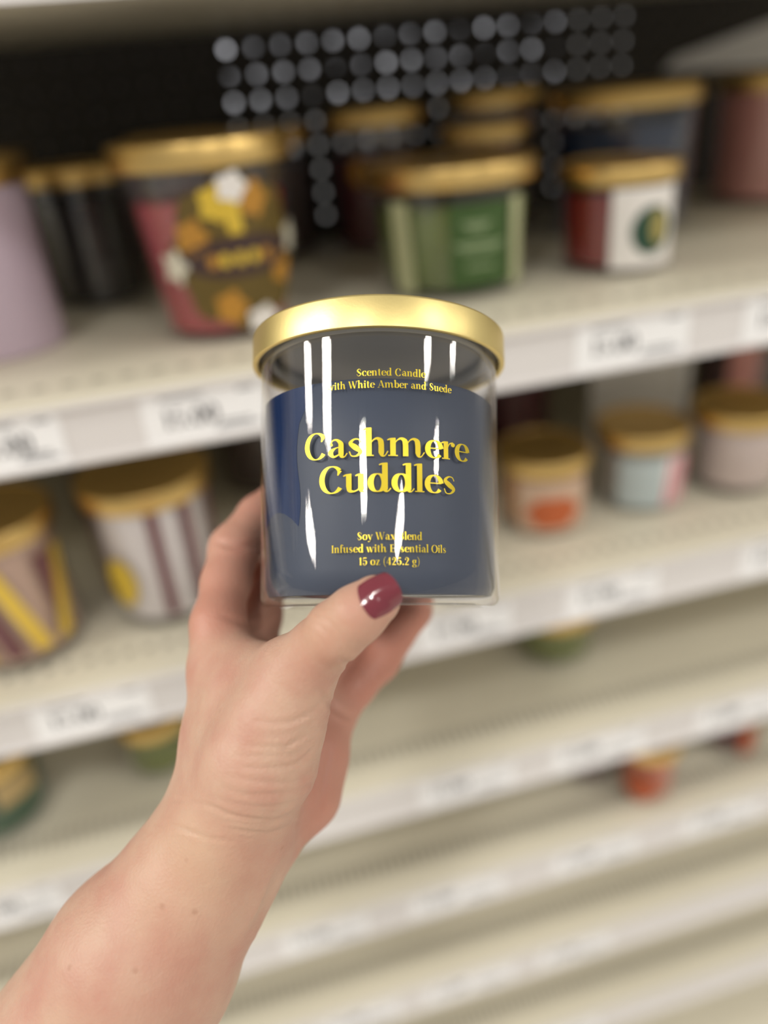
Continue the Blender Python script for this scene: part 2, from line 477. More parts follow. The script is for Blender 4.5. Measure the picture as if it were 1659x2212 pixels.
def make_shelf(z, label, pitch, slot_w, slot_d, deck_t=0.034, row_y=0.020):
    """one gondola shelf: slotted deck, rolled front lip, plastic price rail"""
    s = empty('shelf', (0, 0, z))
    tag(s, label, 'shelf')
    g = Geo()
    y0, y1 = FRONT + row_y, FRONT + row_y + slot_d
    yb = BACK - 0.006
    # plain deck behind and in front of the slots
    g.add([(X0, y1, 0), (X1, y1, 0), (X1, yb, 0), (X0, yb, 0)], [(0, 1, 2, 3)])
    g.add([(X0, FRONT, 0), (X1, FRONT, 0), (X1, y0, 0), (X0, y0, 0)], [(0, 1, 2, 3)])
    n = int((X1 - X0) / pitch)
    p = (X1 - X0) / n
    slots = Geo()
    for i in range(n):
        a = X0 + i * p
        b, c, d = a + (p - slot_w) / 2, a + (p + slot_w) / 2, a + p
        g.add([(a, y0, 0), (b, y0, 0), (b, y1, 0), (a, y1, 0), (c, y0, 0), (d, y0, 0), (d, y1, 0), (c, y1, 0)], [(0, 1, 2, 3), (4, 5, 6, 7)])
        e = -0.003
        slots.add([(b, y0, 0), (c, y0, 0), (c, y1, 0), (b, y1, 0), (b, y0, e), (c, y0, e), (c, y1, e), (b, y1, e)],
                  [(4, 5, 6, 7), (0, 4, 7, 3), (1, 2, 6, 5), (0, 1, 5, 4), (3, 7, 6, 2)])
    # underside, ends, back
    t = -deck_t
    g.add([(X0, FRONT, t), (X1, FRONT, t), (X1, yb, t), (X0, yb, t)], [(3, 2, 1, 0)])
    g.add([(X0, FRONT, 0), (X0, FRONT, t), (X0, yb, t), (X0, yb, 0)], [(3, 2, 1, 0)])
    g.add([(X1, FRONT, 0), (X1, FRONT, t), (X1, yb, t), (X1, yb, 0)], [(0, 1, 2, 3)])
    g.add([(X0, yb, 0), (X1, yb, 0), (X1, yb, t), (X0, yb, t)], [(0, 1, 2, 3)])
    g.build('deck', M['shelf'], s)
    o = slots.build('slot_row', M['hole'], s)
    o['kind'] = 'stuff'
    bevel_box('front_lip', X0, X1, FRONT - 0.006, FRONT + 0.001, -deck_t, 0.0015, 0.002, M['shelf'], s)
    # price rail: back plate with turned top and bottom edges that hold the tags
    r = Geo()
    h = deck_t + 0.008
    yb2 = FRONT - 0.007
    prof = [(yb2, -0.003), (yb2 - 0.006, -0.003), (yb2 - 0.006, -0.0055), (yb2 - 0.002, -0.0055), (yb2 - 0.002, -h + 0.003),
            (yb2 - 0.006, -h + 0.003), (yb2 - 0.006, -h), (yb2, -h)]
    k = len(prof)
    r.add([(X0, y, zz) for y, zz in prof] + [(X1, y, zz) for y, zz in prof],
          [(i, (i + 1) % k, k + (i + 1) % k, k + i) for i in range(k)] + [tuple(range(k - 1, -1, -1)), tuple(range(k, 2 * k))])
    r.build('price_rail', M['rail'], s)
    return s


Z1, Z2, Z3, Z4, Z5, Z6 = (EYE + v for v in (-0.155, -0.372, -0.552, -0.705, -0.862, -1.03))
make_shelf(EYE + 0.089, 'topmost shelf, seen from below, with its beige front edge', 0.0185, 0.007, 0.007)
make_shelf(Z1, 'cream slotted shelf holding the crimson, green and dark red candles', 0.0185, 0.0075, 0.007)
make_shelf(Z2, 'cream slotted shelf holding the striped and pumpkin candles', 0.0150, 0.0070, 0.008)
make_shelf(Z3, 'nearly empty shelf with fine slots, holding three green candles', 0.0085, 0.0035, 0.018)
make_shelf(Z4, 'low shelf holding the orange and dark red jars on the right', 0.0085, 0.0035, 0.018)
make_shelf(Z5, 'bare shelf second from the bottom of the picture', 0.0085, 0.0035, 0.018)
make_shelf(Z6, 'bare lowest shelf at the bottom edge of the picture', 0.0085, 0.0035, 0.018)

# base plinth under the shelves
tag(bevel_box('base_plinth', X0, X1, FRONT + 0.02, BACK, 0.0, 0.14, 0.004, M['shelf']), 'cream kick plinth below the lowest shelf', 'plinth')

# pale sign card with a slanted top, leaning on the back panel
def sign_card():
    P = [on_plane_y(px, py, BACK - 0.004) for px, py in ((1432, 156), (1700, 140), (1700, 34), (1460, 124))]
    o = P[0]
    fr = [p - o for p in P]
    bk_ = [p - o + np.array([0, 0.0025, 0]) for p in P]
    c = Geo().add(fr + bk_, [(0, 1, 2, 3), (7, 6, 5, 4), (0, 4, 5, 1), (1, 5, 6, 2), (2, 6, 7, 3), (3, 7, 4, 0)]).build('sign_card', M['steel'])
    c.location = o
    return c


tag(sign_card(), 'pale slanted card fixed to the back panel above the navy candle, upper right', 'card')

# ------------------------------------------------------------------ price tags in the rails
def price_tag(z, xa, xb, label, price='15.00', flip=False):
    w = xb - xa
    y = FRONT - 0.0098
    h0, h1 = -0.0395, -0.0045
    o = empty('price_tag', (xa, y, z))
    tag(o, label, 'price tag', 'price tags in the shelf rails')
    Geo().box(0, w, 0, 0.0006, h0, h1).build('card', M['tag'], o)
    def pl(x, yy): return (x, -0.0003, yy)
    g = text_geo(price, pl, None, 0.012, -0.029, 0.017)
    g.build('price', M['ink'], o)
    for i, (a, c, zz) in enumerate(((0.012, 0.040, -0.0095), (0.56 * w, 0.93 * w, -0.034), (0.60 * w, 0.86 * w, -0.0305), (0.78 * w, 0.92 * w, -0.010))):
        Geo().add([(a, -0.0003, zz - 0.001), (c, -0.0003, zz - 0.001), (c, -0.0003, zz + 0.001), (a, -0.0003, zz + 0.001)], [(0, 1, 2, 3)]).build('small_print', M['ink_grey'], o)


def tag_x(px, py):
    return on_plane_y(px, py, FRONT - 0.01)[0]


for z, (pa, pb), label in (
    (Z1, ((-120, 950), (128, 915)), 'price tag cut by the left picture edge, under the lilac candle'),
    (Z1, ((302, 885), (572, 850)), 'price tag in front of the crimson candle, left of the held jar'),
    (Z1, ((1245, 728), (1492, 690)), 'wide price tag under the small dark red candle, right of the held jar'),
    (Z1, ((1612, 665), (1850, 640)), 'price tag cut by the right picture edge under the pink candle'),
    (Z2, ((72, 1570), (325, 1510)), 'price tag below the striped candle, left of the wrist'),
    (Z2, ((905, 1350), (1105, 1310)), 'price tag just right of the little finger, below the held jar'),
    (Z2, ((1225, 1275), (1425, 1230)), 'price tag below the pale blue candle'),
    (Z2, ((1605, 1200), (1800, 1150)), 'price tag at the right edge below the blush candle'),
    (Z3, ((-90, 1990), (132, 1930)), 'price tag at the left edge below the dark green candle'),
    (Z3, ((905, 1695), (1112, 1640)), 'price tag right of the palm, on the shelf of green candles'),
    (Z3, ((1195, 1610), (1395, 1570)), 'price tag above the orange jar'),
    (Z3, ((1510, 1535), (1700, 1490)), 'price tag at the right edge above the dark red jar'),
    (Z4, ((610, 2040), (795, 1990)), 'price tag nearest the forearm, lower middle'),
    (Z4, ((885, 1950), (1088, 1900)), 'price tag in the lower middle on the shelf of the orange jar'),
    (Z4, ((1195, 1850), (1378, 1810)), 'price tag directly below the orange jar'),
    (Z4, ((1480, 1770), (1640, 1730)), 'price tag to the lower right of the orange jar'),
    (Z5, ((690, 2200), (860, 2150)), 'price tag at the bottom edge beside the forearm'),
    (Z5, ((915, 2130), (1112, 2075)), 'price tag near the bottom, second shelf up'),
    (Z5, ((1165, 2060), (1320, 2020)), 'price tag near the bottom right, second shelf up'),
    (Z6, ((1120, 2215), (1300, 2165)), 'price tag on the lowest shelf at the bottom edge'),
):
    price_tag(z, tag_x(*pa), tag_x(*pb), label)


# ------------------------------------------------------------------ candles on the shelves
class Candle:
    """a lidded glass candle: outline radius rb (base) to rt (rim), glass height h, lid of radius rl and height hl"""

    def __init__(self, name, label, x, y, z, rb, rt, h, rl, hl, wax, fill=0.82, glass=True, lid=True, group='candles on the shelves', face=None, lidmat=None):
        self.rb, self.rt, self.h = rb, rt, h
        # turn the printed side towards the aisle in front of it
        ang = math.atan2(x, y) if face is None else face
        self.root = tag(empty(name, (x, y, z), (0, 0, -ang)), label, 'candle', group)
        c = 0.004
        t = 0.0035
        if glass:
            lathe('glass', [(0, 0.0), (rb - c, 0.0), (rb - c * .3, c * .3), (rb, c), (rt, h), (rt - t, h), (rb - t, c + 0.004), (0, c + 0.004)], M['glass_bg'], self.root, 48)
            hw = h * fill
            rw = rb + (rt - rb) * hw / h
            lathe('wax', [(0, 0.0082), (rb - t - .001, 0.0084), (rw - t - .0006, hw - .002), (rw - t - .003, hw), (0, hw)], wax, self.root, 48)
            lathe('wick', [(0, hw - .002), (0.0009, hw - .002), (0.0009, hw + 0.008), (0, hw + 0.008)], M['wick'], self.root, 8)
        else:
            lathe('vessel', [(0, 0.0), (rb - c, 0.0), (rb - c * .3, c * .3), (rb, c), (rt, h), (rt - t, h), (rb - t, 0.01), (0, 0.01)], wax, self.root, 48)
        if lid:
            z0, z1 = h - 0.004, h - 0.004 + hl
            e = 0.0015
            ld = lathe('lid', [(rt + .0004, z0 + .0005), (rl - .0006, z0), (rl, z0 + .0006), (rl, z1 - e), (rl - e * .4, z1 - e * .3), (rl - e, z1), (rl * .93, z1), (rl * .92, z1 - .0008), (0, z1 - .0008)], lidmat or M['gold_bg'], self.root, 56)
            lathe('lid_liner', [(0, h + .0008), (rt - 0.001, h + .0008)], M['liner'], ld, 32)

    def place(self, off):
        def f(s, hh):
            r = self.rb + (self.rt - self.rb) * hh / self.h
            th = s / r
            return ((r + off) * math.sin(th), -(r + off) * math.cos(th), hh)
        return f

    def patch(self, name, s0, s1, h0, h1, material, off=0.0006, n=14, slant=0.0):
        pl = self.place(off)
        vs, fs = [], []
        m_ = 4
        for j in range(m_ + 1):
            hh = h0 + (h1 - h0) * j / m_
            for i in range(n + 1):
                vs.append(pl(s0 + (s1 - s0) * i / n + slant * (hh - h0), hh))
        for j in range(m_):
            for i in range(n):
                a = j * (n + 1) + i
                fs.append((a, a + 1, a + n + 2, a + n + 1))
        return link_mesh(name, vs, fs, material, self.root, 180)

    def blob(self, name, s, hh, rx, ry, material, off=0.0008, lobes=0, depth=0.0, parent=None, k=40, a0=0.0):
        pl = self.place(off)
        vs = [pl(s, hh)]
        rings = 3
        for q in range(1, rings + 1):
            for i in range(k):
                a = 2 * math.pi * i / k
                w = 1 + depth * math.cos(lobes * a + a0) if lobes else 1
                vs.append(pl(s + rx * w * q / rings * math.cos(a), hh + ry * w * q / rings * math.sin(a)))
        fs = [(0, 1 + i, 1 + (i + 1) % k) for i in range(k)]
        for q in range(rings - 1):
            for i in range(k):
                a, b = 1 + q * k + i, 1 + q * k + (i + 1) % k
                fs.append((a, a + k, b + k, b))
        return link_mesh(name, vs, fs, material, parent or self.root, 180)


M['wick'] = mat('wick', (0.85, 0.82, 0.72), 0.8)
M['foil'] = mat('label_foil', (0.85, 0.60, 0.10), 0.35, metal=0.6)
M['paper'] = mat('label_paper', (0.86, 0.82, 0.78), 0.5)


def wax(name, c, **k):
    return mat(name, c, 0.45, sss=0.0, **k)


W_crimson = wax('wax_crimson', (0.36, 0.035, 0.045))
W_green = wax('wax_green', (0.12, 0.17, 0.03), noise=0.35, nscale=30)
W_red = wax('wax_dark_red', (0.22, 0.012, 0.012))
W_navy = wax('wax_navy', (0.022, 0.045, 0.11))
W_pink = wax('wax_pink', (0.74, 0.34, 0.30))
W_lilac = mat('lilac_ceramic', (0.55, 0.44, 0.53), 0.35)
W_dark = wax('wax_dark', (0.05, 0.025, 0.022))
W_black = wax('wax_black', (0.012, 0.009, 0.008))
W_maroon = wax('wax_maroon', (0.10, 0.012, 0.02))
W_white = wax('wax_white', (0.74, 0.68, 0.67))
W_tan = wax('wax_tan', (0.50, 0.32, 0.24))
W_orange = wax('wax_orange', (0.42, 0.17, 0.035))
W_grey = wax('wax_grey', (0.42, 0.40, 0.35))
W_blush = wax('wax_blush', (0.62, 0.50, 0.46))
W_olive = wax('wax_olive', (0.16, 0.19, 0.045))
W_forest = wax('wax_forest', (0.02, 0.075, 0.035))
W_rust = wax('wax_rust', (0.45, 0.09, 0.025))
W_plum = wax('wax_plum', (0.10, 0.045, 0.05))
P_white = M['paper']
P_cream = mat('print_cream', (0.72, 0.68, 0.55), 0.5)
P_dkgold = mat('print_dark_gold', (0.13, 0.085, 0.014), 0.5)
P_ochre = mat('print_ochre', (0.50, 0.24, 0.03), 0.5)
P_yellow = mat('print_yellow', (0.72, 0.50, 0.05), 0.45)
P_brown = mat('print_umber', (0.055, 0.028, 0.026), 0.5)
P_green = mat('print_green', (0.045, 0.10, 0.02), 0.5)
P_sage = mat('print_sage', (0.25, 0.33, 0.17), 0.5)
P_lime = mat('print_pale_green', (0.50, 0.52, 0.30), 0.45)
P_forest = mat('print_forest', (0.02, 0.07, 0.04), 0.5)
P_stripe = mat('print_maroon_stripe', (0.16, 0.06, 0.065), 0.5)
P_orange = mat('print_orange', (0.52, 0.12, 0.035), 0.5)
P_pink = mat('print_pink', (0.72, 0.22, 0.26), 0.5)
P_blue = mat('print_pale_blue', (0.50, 0.57, 0.57), 0.5)
P_rust = mat('print_rust', (0.42, 0.085, 0.025), 0.5)
P_gold = M['foil']

# --- candle shelf, front row
A = Candle('candle', 'tall lilac candle cut by the left picture edge', -0.146, 0.645, Z1, 0.047, 0.047, 0.118, 0.049, 0.016, W_lilac, glass=False)

C = Candle('candle', 'large crimson candle with an ornate gold flower medallion, left of the held jar', 0.024, 0.606, Z1, 0.0475, 0.0580, 0.119, 0.0625, 0.0165, W_crimson, fill=0.80)
mc, mh = 0.016, 0.060
C.blob('medallion', mc, mh, 0.047, 0.050, P_dkgold, 0.0008, 8, 0.07)
for i in range(8):
    a = 2 * math.pi * (i + .5) / 8
    C.blob('scroll', mc + 0.034 * math.cos(a), mh + 0.037 * math.sin(a), 0.010, 0.011, P_ochre if i % 2 else P_yellow if i == 2 else P_dkgold, 0.0012, 5, 0.15)
C.blob('banner', mc, mh - 0.001, 0.042, 0.0135, P_brown, 0.0016)
for i, s in enumerate((-0.020, -0.012, -0.002, 0.008, 0.017)):
    C.blob('gold_letter', mc + s, mh - 0.002, 0.0034, 0.0048, P_yellow if i in (1, 2, 3) else P_ochre, 0.0020)
C.patch('gold_stem', mc - 0.007, mc + 0.003, mh + 0.014, mh + 0.036, P_yellow, 0.0018, slant=-0.05)
C.blob('flower', mc - 0.001, mh + 0.043, 0.0095, 0.0090, P_white, 0.0022, 5, 0.15)
C.blob('flower', mc + 0.008, mh - 0.046, 0.0110, 0.0090, P_white, 0.0022, 5, 0.15)
C.blob('flower', mc - 0.046, mh - 0.004, 0.0080, 0.0100, P_cream, 0.0022, 5, 0.25)
C.blob('flower', mc + 0.046, mh + 0.004, 0.0080, 0.0100, P_cream, 0.0022, 5, 0.25)

F = Candle('candle', 'wide green candle with pale streaks and a dark green label, above the held jar', 0.213, 0.636, Z1, 0.0585, 0.0640, 0.085, 0.0680, 0.0155, W_green, fill=0.80)
F.patch('pale_streak', -0.047, -0.030, 0.006, 0.074, P_lime, slant=-0.05)
F.patch('pale_streak', 0.050, 0.062, 0.006, 0.072, P_lime)
F.patch('label', -0.002, 0.046, 0.010, 0.070, P_green)
for hh, a, b in ((0.055, 0.008, 0.030), (0.0515, 0.012, 0.026), (0.040, 0.002, 0.040), (0.0365, 0.006, 0.036), (0.024, 0.010, 0.032)):
    F.patch('label_line', a, b, hh, hh + 0.0030, P_sage, 0.0012)

I = Candle('candle', 'small dark red candle with a white label and round green emblem', 0.353, 0.622, Z1, 0.0465, 0.0465, 0.072, 0.0485, 0.0140, W_red, fill=0.86)
I.patch('label', -0.004, 0.052, 0.006, 0.066, P_white)
I.blob('emblem', 0.029, 0.034, 0.0175, 0.0185, P_forest, 0.0012)
I.blob('emblem_gold', 0.034, 0.036, 0.0070, 0.0130, mat('print_emblem_gold', (0.40, 0.33, 0.10), 0.5), 0.0016)

# --- candle shelf, back row
N = Candle('candle', 'large navy candle standing behind the small dark red one', 0.440, 0.772, Z1, 0.0670, 0.0680, 0.117, 0.0705, 0.0165, W_navy, fill=0.85)
J = Candle('candle', 'pink candle at the right picture edge on the upper shelf', 0.640, 0.822, Z1, 0.0530, 0.0540, 0.116, 0.0560, 0.0150, W_pink, fill=0.98)
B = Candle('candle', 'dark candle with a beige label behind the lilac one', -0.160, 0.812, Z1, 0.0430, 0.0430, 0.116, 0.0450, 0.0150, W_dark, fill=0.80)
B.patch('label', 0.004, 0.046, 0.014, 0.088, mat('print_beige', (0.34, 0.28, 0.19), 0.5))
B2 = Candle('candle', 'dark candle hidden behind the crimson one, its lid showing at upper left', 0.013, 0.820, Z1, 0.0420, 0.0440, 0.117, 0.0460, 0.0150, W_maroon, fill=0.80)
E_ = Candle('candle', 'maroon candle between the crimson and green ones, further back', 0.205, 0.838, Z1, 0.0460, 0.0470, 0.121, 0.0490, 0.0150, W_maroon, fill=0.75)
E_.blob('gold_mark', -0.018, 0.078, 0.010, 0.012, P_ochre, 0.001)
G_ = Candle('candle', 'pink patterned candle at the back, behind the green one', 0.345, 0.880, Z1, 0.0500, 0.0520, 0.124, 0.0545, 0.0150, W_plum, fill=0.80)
for s, hh, rr in ((-0.016, 0.096, 0.013), (0.012, 0.088, 0.015), (0.036, 0.102, 0.010), (-0.010, 0.072, 0.012)):
    G_.blob('pink_flower', s, hh, rr, rr, W_pink, 0.001, 5, 0.2)
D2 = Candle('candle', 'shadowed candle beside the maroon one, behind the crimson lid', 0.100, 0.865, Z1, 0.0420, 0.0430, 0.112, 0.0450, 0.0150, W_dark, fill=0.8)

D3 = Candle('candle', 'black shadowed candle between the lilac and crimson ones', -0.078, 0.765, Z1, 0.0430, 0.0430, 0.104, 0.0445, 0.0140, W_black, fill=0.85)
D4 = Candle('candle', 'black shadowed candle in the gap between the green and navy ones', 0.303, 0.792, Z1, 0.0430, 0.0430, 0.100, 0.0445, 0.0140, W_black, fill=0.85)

# --- second shelf
K = Candle('candle', 'tan candle with gold chevrons at the left edge of the second shelf', -0.184, 0.574, Z2, 0.0490, 0.0490, 0.106, 0.0510, 0.0150, W_tan, fill=0.96)
for s, w, mm in ((-0.030, -0.28, P_gold), (0.012, -0.28, P_gold), (0.030, 0.22, P_gold), (0.036, -0.10, P_stripe), (-0.008, -0.25, P_stripe)):
    K.patch('chevron', s - 0.006, s + 0.006, 0.016, 0.090, mm, 0.0008 if mm is P_stripe else 0.0012, slant=w)
L = Candle('candle', 'white candle with maroon vertical stripes and a gold spot', -0.065, 0.588, Z2, 0.0450, 0.0490, 0.112, 0.0520, 0.0150, W_white, fill=0.97)
for i, s in enumerate((-0.062, -0.002, 0.024, 0.052)):
    L.patch('stripe', s - 0.0045, s + 0.0045, 0.014, 0.108, P_stripe, 0.0008)
L.blob('gold_spot', -0.038, 0.046, 0.013, 0.022, P_yellow, 0.0012)
Mo = Candle('candle', 'orange candle with a pumpkin on its white label, right of the held jar', 0.277, 0.594, Z2, 0.0400, 0.0400, 0.064, 0.0420, 0.0130, W_orange, fill=0.88)
Mo.patch('label', -0.022, 0.046, 0.006, 0.056, mat('print_peach', (0.60, 0.42, 0.30), 0.5))
Mo.blob('pumpkin', 0.010, 0.026, 0.0235, 0.0155, P_orange, 0.0012, 6, 0.06)
Nn = Candle('candle', 'pale blue candle with a pink striped band on its right side', 0.380, 0.602, Z2, 0.0415, 0.0415, 0.066, 0.0430, 0.0130, W_grey, fill=0.88)
Nn.patch('label', -0.018, 0.024, 0.006, 0.054, P_blue)
Nn.patch('white_band', 0.024, 0.050, 0.006, 0.054, P_white)
for q in range(3):
    Nn.patch('pink_stripe', 0.024 + 0.009 * q, 0.029 + 0.009 * q, 0.007, 0.053, P_pink, 0.0012, slant=0.12)
Oo = Candle('candle', 'plain blush candle at the right edge of the second shelf', 0.477, 0.592, Z2, 0.0420, 0.0420, 0.071, 0.0440, 0.0130, W_blush, fill=0.92)
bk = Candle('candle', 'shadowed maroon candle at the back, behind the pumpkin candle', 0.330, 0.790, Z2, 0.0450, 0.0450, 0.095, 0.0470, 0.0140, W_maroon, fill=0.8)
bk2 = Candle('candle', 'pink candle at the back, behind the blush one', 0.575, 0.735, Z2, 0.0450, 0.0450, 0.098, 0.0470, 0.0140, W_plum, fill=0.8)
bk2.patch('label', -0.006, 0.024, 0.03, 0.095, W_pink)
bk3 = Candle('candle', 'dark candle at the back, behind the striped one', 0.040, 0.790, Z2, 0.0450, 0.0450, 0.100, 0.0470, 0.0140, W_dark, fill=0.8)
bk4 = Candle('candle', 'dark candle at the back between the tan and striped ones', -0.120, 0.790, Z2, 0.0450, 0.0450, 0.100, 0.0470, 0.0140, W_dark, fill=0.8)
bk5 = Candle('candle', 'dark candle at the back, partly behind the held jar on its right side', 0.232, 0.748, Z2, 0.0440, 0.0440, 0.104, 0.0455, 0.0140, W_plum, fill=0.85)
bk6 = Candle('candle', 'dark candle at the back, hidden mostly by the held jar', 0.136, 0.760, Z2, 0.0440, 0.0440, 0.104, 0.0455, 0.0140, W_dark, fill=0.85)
# upright divider card behind the pale blue candle
dv = empty('divider_card', (0.395, 0.720, Z2), (0, 0, math.radians(-4)))
tag(dv, 'pale upright card standing behind the pale blue candle', 'card')
bevel_box('card', -0.005, 0.100, 0.0, 0.0025, 0.0, 0.150, 0.0008, mat('card_grey', (0.80, 0.77, 0.72), 0.5), dv)
bevel_box('edge_strip', 0.098, 0.106, -0.003, 0.005, 0.0, 0.150, 0.001, M['tag'], dv)
bevel_box('foot', -0.005, 0.106, -0.02, 0.02, 0.0, 0.0025, 0.0008, M['tag'], dv)
dv.children[0]['label'] = 'pale grey card'

# --- lower shelves
Q = Candle('candle', 'dark green candle at the left edge of the third shelf', -0.256, 0.580, Z3, 0.0450, 0.0450, 0.072, 0.0465, 0.0130, W_forest, fill=0.9)
Q.patch('label', -0.002, 0.034, 0.040, 0.066, mat('print_tan_green', (0.45, 0.32, 0.14), 0.5))
R_ = Candle('candle', 'olive green candle left of the wrist on the third shelf', -0.112, 0.596, Z3, 0.0330, 0.0330, 0.055, 0.0345, 0.0120, W_olive, fill=0.9)
S_ = Candle('candle', 'olive green candle right of the held jar, under the second shelf', 0.306, 0.622, Z3, 0.0430, 0.0430, 0.052, 0.0445, 0.0120, W_olive, fill=0.92)
T_ = Candle('candle', 'orange red jar on the low shelf at right', 0.378, 0.537, Z4, 0.0310, 0.0310, 0.068, 0.0322, 0.0120, W_rust, fill=0.86)
T_.blob('label', -0.004, 0.026, 0.0165, 0.0180, P_rust, 0.0012)
T2 = Candle('candle', 'plum brown jar just behind the orange red one', 0.329, 0.578, Z4, 0.0280, 0.0280, 0.062, 0.0290, 0.0120, W_plum, fill=0.9)
U_ = Candle('candle', 'dark red jar at the right edge of the low shelf', 0.505, 0.570, Z4, 0.0350, 0.0350, 0.055, 0.0365, 0.0120, W_maroon, fill=0.9)
U_.patch('label', 0.014, 0.030, 0.008, 0.045, P_rust)

# ------------------------------------------------------------------ ceiling lights over the aisle
def ceiling_light(a, b, w, label):
    """a linear fixture hung from the ceiling between two points, diffuser downwards"""
    a, b = np.array(a), np.array(b)
    c = (a + b) / 2
    l = np.linalg.norm(b - a) / 2
    ang = math.atan2(b[1] - a[1], b[0] - a[0])
    o = empty('ceiling_light', (c[0], c[1], EYE + 1.85), (0, 0, ang))
    tag(o, label, 'light', 'fluorescent ceiling lights')
    Geo().box(-l - 0.03, l + 0.03, -w / 2 - 0.03, w / 2 + 0.03, 0.004, 0.07).build('housing', M['housing'], o)
    Geo().add([(-l, -w / 2, 0), (l, -w / 2, 0), (l, w / 2, 0), (-l, w / 2, 0)], [(3, 2, 1, 0)]).build('diffuser', M['lamp'], o)


for a, b, w, label in (
    ((-1.95, -0.02), (-2.45, -0.40), 0.34, 'ceiling light left of the aisle, second from the far left pair'),
    ((-3.10, 0.90), (-3.65, 0.62), 0.34, 'ceiling light far left, above the next aisle'),
    ((-0.86, -1.22), (-0.97, -1.60), 0.24, 'long ceiling light above the aisle, just left of the camera'),
    ((0.82, -2.15), (0.42, -2.50), 0.20, 'ceiling light behind the camera, slightly to the right'),
    ((2.12, -1.15), (2.26, -1.52), 0.30, 'ceiling light right of the camera'),
    ((3.40, -2.10), (3.60, -2.42), 0.26, 'ceiling light further right and behind'),
    ((5.35, -0.90), (5.75, -1.25), 0.40, 'ceiling light at the far right'),
    ((-5.20, 0.50), (-4.90, -0.35), 0.30, 'ceiling light at the far left end'),
):
    ceiling_light(a, b, w, label)


# ------------------------------------------------------------------ the held candle
JB = np.array([-0.00141, -0.03558, 0.29412])                   # foot of the jar, in the frame of the held things
ja = np.array([-0.00721, 1.0, 0.13499]); ja /= np.linalg.norm(ja)
je = np.cross(ja, [0, 0, 1.0]); je /= np.linalg.norm(je)
if je[0] < 0: je = -je
def dirw(v): return Vector(v[0] * AX_R + v[1] * AX_U + v[2] * AX_F)
wz, wx = dirw(ja), dirw(je)
wy = wz.cross(wx)
jm = Matrix.Identity(4)
jl = to_world(JB)
for i in range(3):
    jm[i][0], jm[i][1], jm[i][2], jm[i][3] = wx[i], wy[i], wz[i], jl[i]
jar = empty('held_candle')
jar.matrix_world = jm
tag(jar, 'navy candle in a clear glass jar with gold lid, held up in the hand', 'candle')

R0, R1, HR = 0.0444, 0.0452, 0.0955
def jr(h): return R0 + (R1 - R0) * h / 0.091
rim = []
for i in range(7):
    a = math.pi / 2 * i / 6
    rim.append((R0 - 0.0030 + 0.0030 * math.sin(a), 0.0038 - 0.0038 * math.cos(a)))
lathe('glass', [(0, 0.0009), (0.036, 0.0009), (0.0385, 0.0)] + rim + [(jr(h), h) for h in (0.02, 0.04, 0.06, 0.08, HR)] +
      [(jr(HR) - 0.0014, HR), (jr(0.05) - 0.0014, 0.05), (jr(0.012) - 0.0014, 0.012), (jr(0.008) - 0.0016, 0.0064), (0.0414, 0.0034), (0.0386, 0.0028), (0, 0.0028)], M['glass'], jar, 160, 40)

W_held = mat('wax_navy_held', (0.025, 0.038, 0.072), 0.5, noise=0.10, nscale=25)
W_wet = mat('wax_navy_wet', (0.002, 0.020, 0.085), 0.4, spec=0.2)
WT = 0.0752
lathe('wax', [(0, 0.0030), (0.0385, 0.0030), (0.0412, 0.0036), (jr(0.008) - 0.0018, 0.0066)] + [(jr(h) - 0.0016, h) for h in (0.012, 0.03, 0.05, WT - 0.0015)] + [(jr(WT) - 0.0028, WT), (0.02, WT - 0.001), (0, WT - 0.001)], W_held, jar, 128, 40)
lathe('wick', [(0, WT - .002), (0.0009, WT - .002), (0.0009, WT + 0.007), (0, WT + 0.007)], M['wick'], jar, 8)

def on_jar(off):
    def f(th, h):
        r = jr(h) + off
        return (r * math.sin(th), -r * math.cos(th), h)
    return f

# darker patch where the wax clings to the glass, left side
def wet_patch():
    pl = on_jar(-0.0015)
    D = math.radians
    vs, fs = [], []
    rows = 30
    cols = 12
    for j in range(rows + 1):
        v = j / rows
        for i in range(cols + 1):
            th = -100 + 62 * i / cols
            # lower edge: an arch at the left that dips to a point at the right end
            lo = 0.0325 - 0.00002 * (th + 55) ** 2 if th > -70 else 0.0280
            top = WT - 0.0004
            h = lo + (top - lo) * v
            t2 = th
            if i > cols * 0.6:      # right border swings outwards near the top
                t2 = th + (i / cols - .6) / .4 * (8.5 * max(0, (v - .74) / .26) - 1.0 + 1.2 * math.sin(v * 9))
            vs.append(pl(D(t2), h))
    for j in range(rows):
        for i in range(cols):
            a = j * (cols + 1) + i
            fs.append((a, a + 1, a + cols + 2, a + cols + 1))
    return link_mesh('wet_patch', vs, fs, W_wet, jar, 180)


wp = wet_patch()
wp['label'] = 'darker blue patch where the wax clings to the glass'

# lid
RL, L0, L1 = 0.0485, 0.0910, 0.1025
e = 0.0011
lid = lathe('lid', [(0.0466, L1 - 0.0015), (0.0466, L0 + 0.0002), (0.0469, L0), (RL - 0.0006, L0), (RL - 0.0001, L0 + 0.0003), (RL, L0 + 0.0010), (RL, L1 - e), (RL - e * .12, L1 - e * .5), (RL - e * .5, L1 - e * .12), (RL - e, L1), (0.04, L1 + .0002), (0, L1 + .0002)],
            M['gold'], jar, 160, 40)
lathe('lid_liner', [(0, L1 - 0.0055), (0.0415, L1 - 0.0055), (0.0418, L1 - 0.0070), (0.0464, L1 - 0.0070)], M['liner'], lid, 96)
lathe('gasket', [(0.0405, L1 - 0.0060), (0.0400, L1 - 0.0090), (0.0412, L1 - 0.0105), (0.0420, L1 - 0.0090), (0.0416, L1 - 0.0060)], mat('clear_gasket', (0.52, 0.51, 0.48), 0.25), lid, 96)

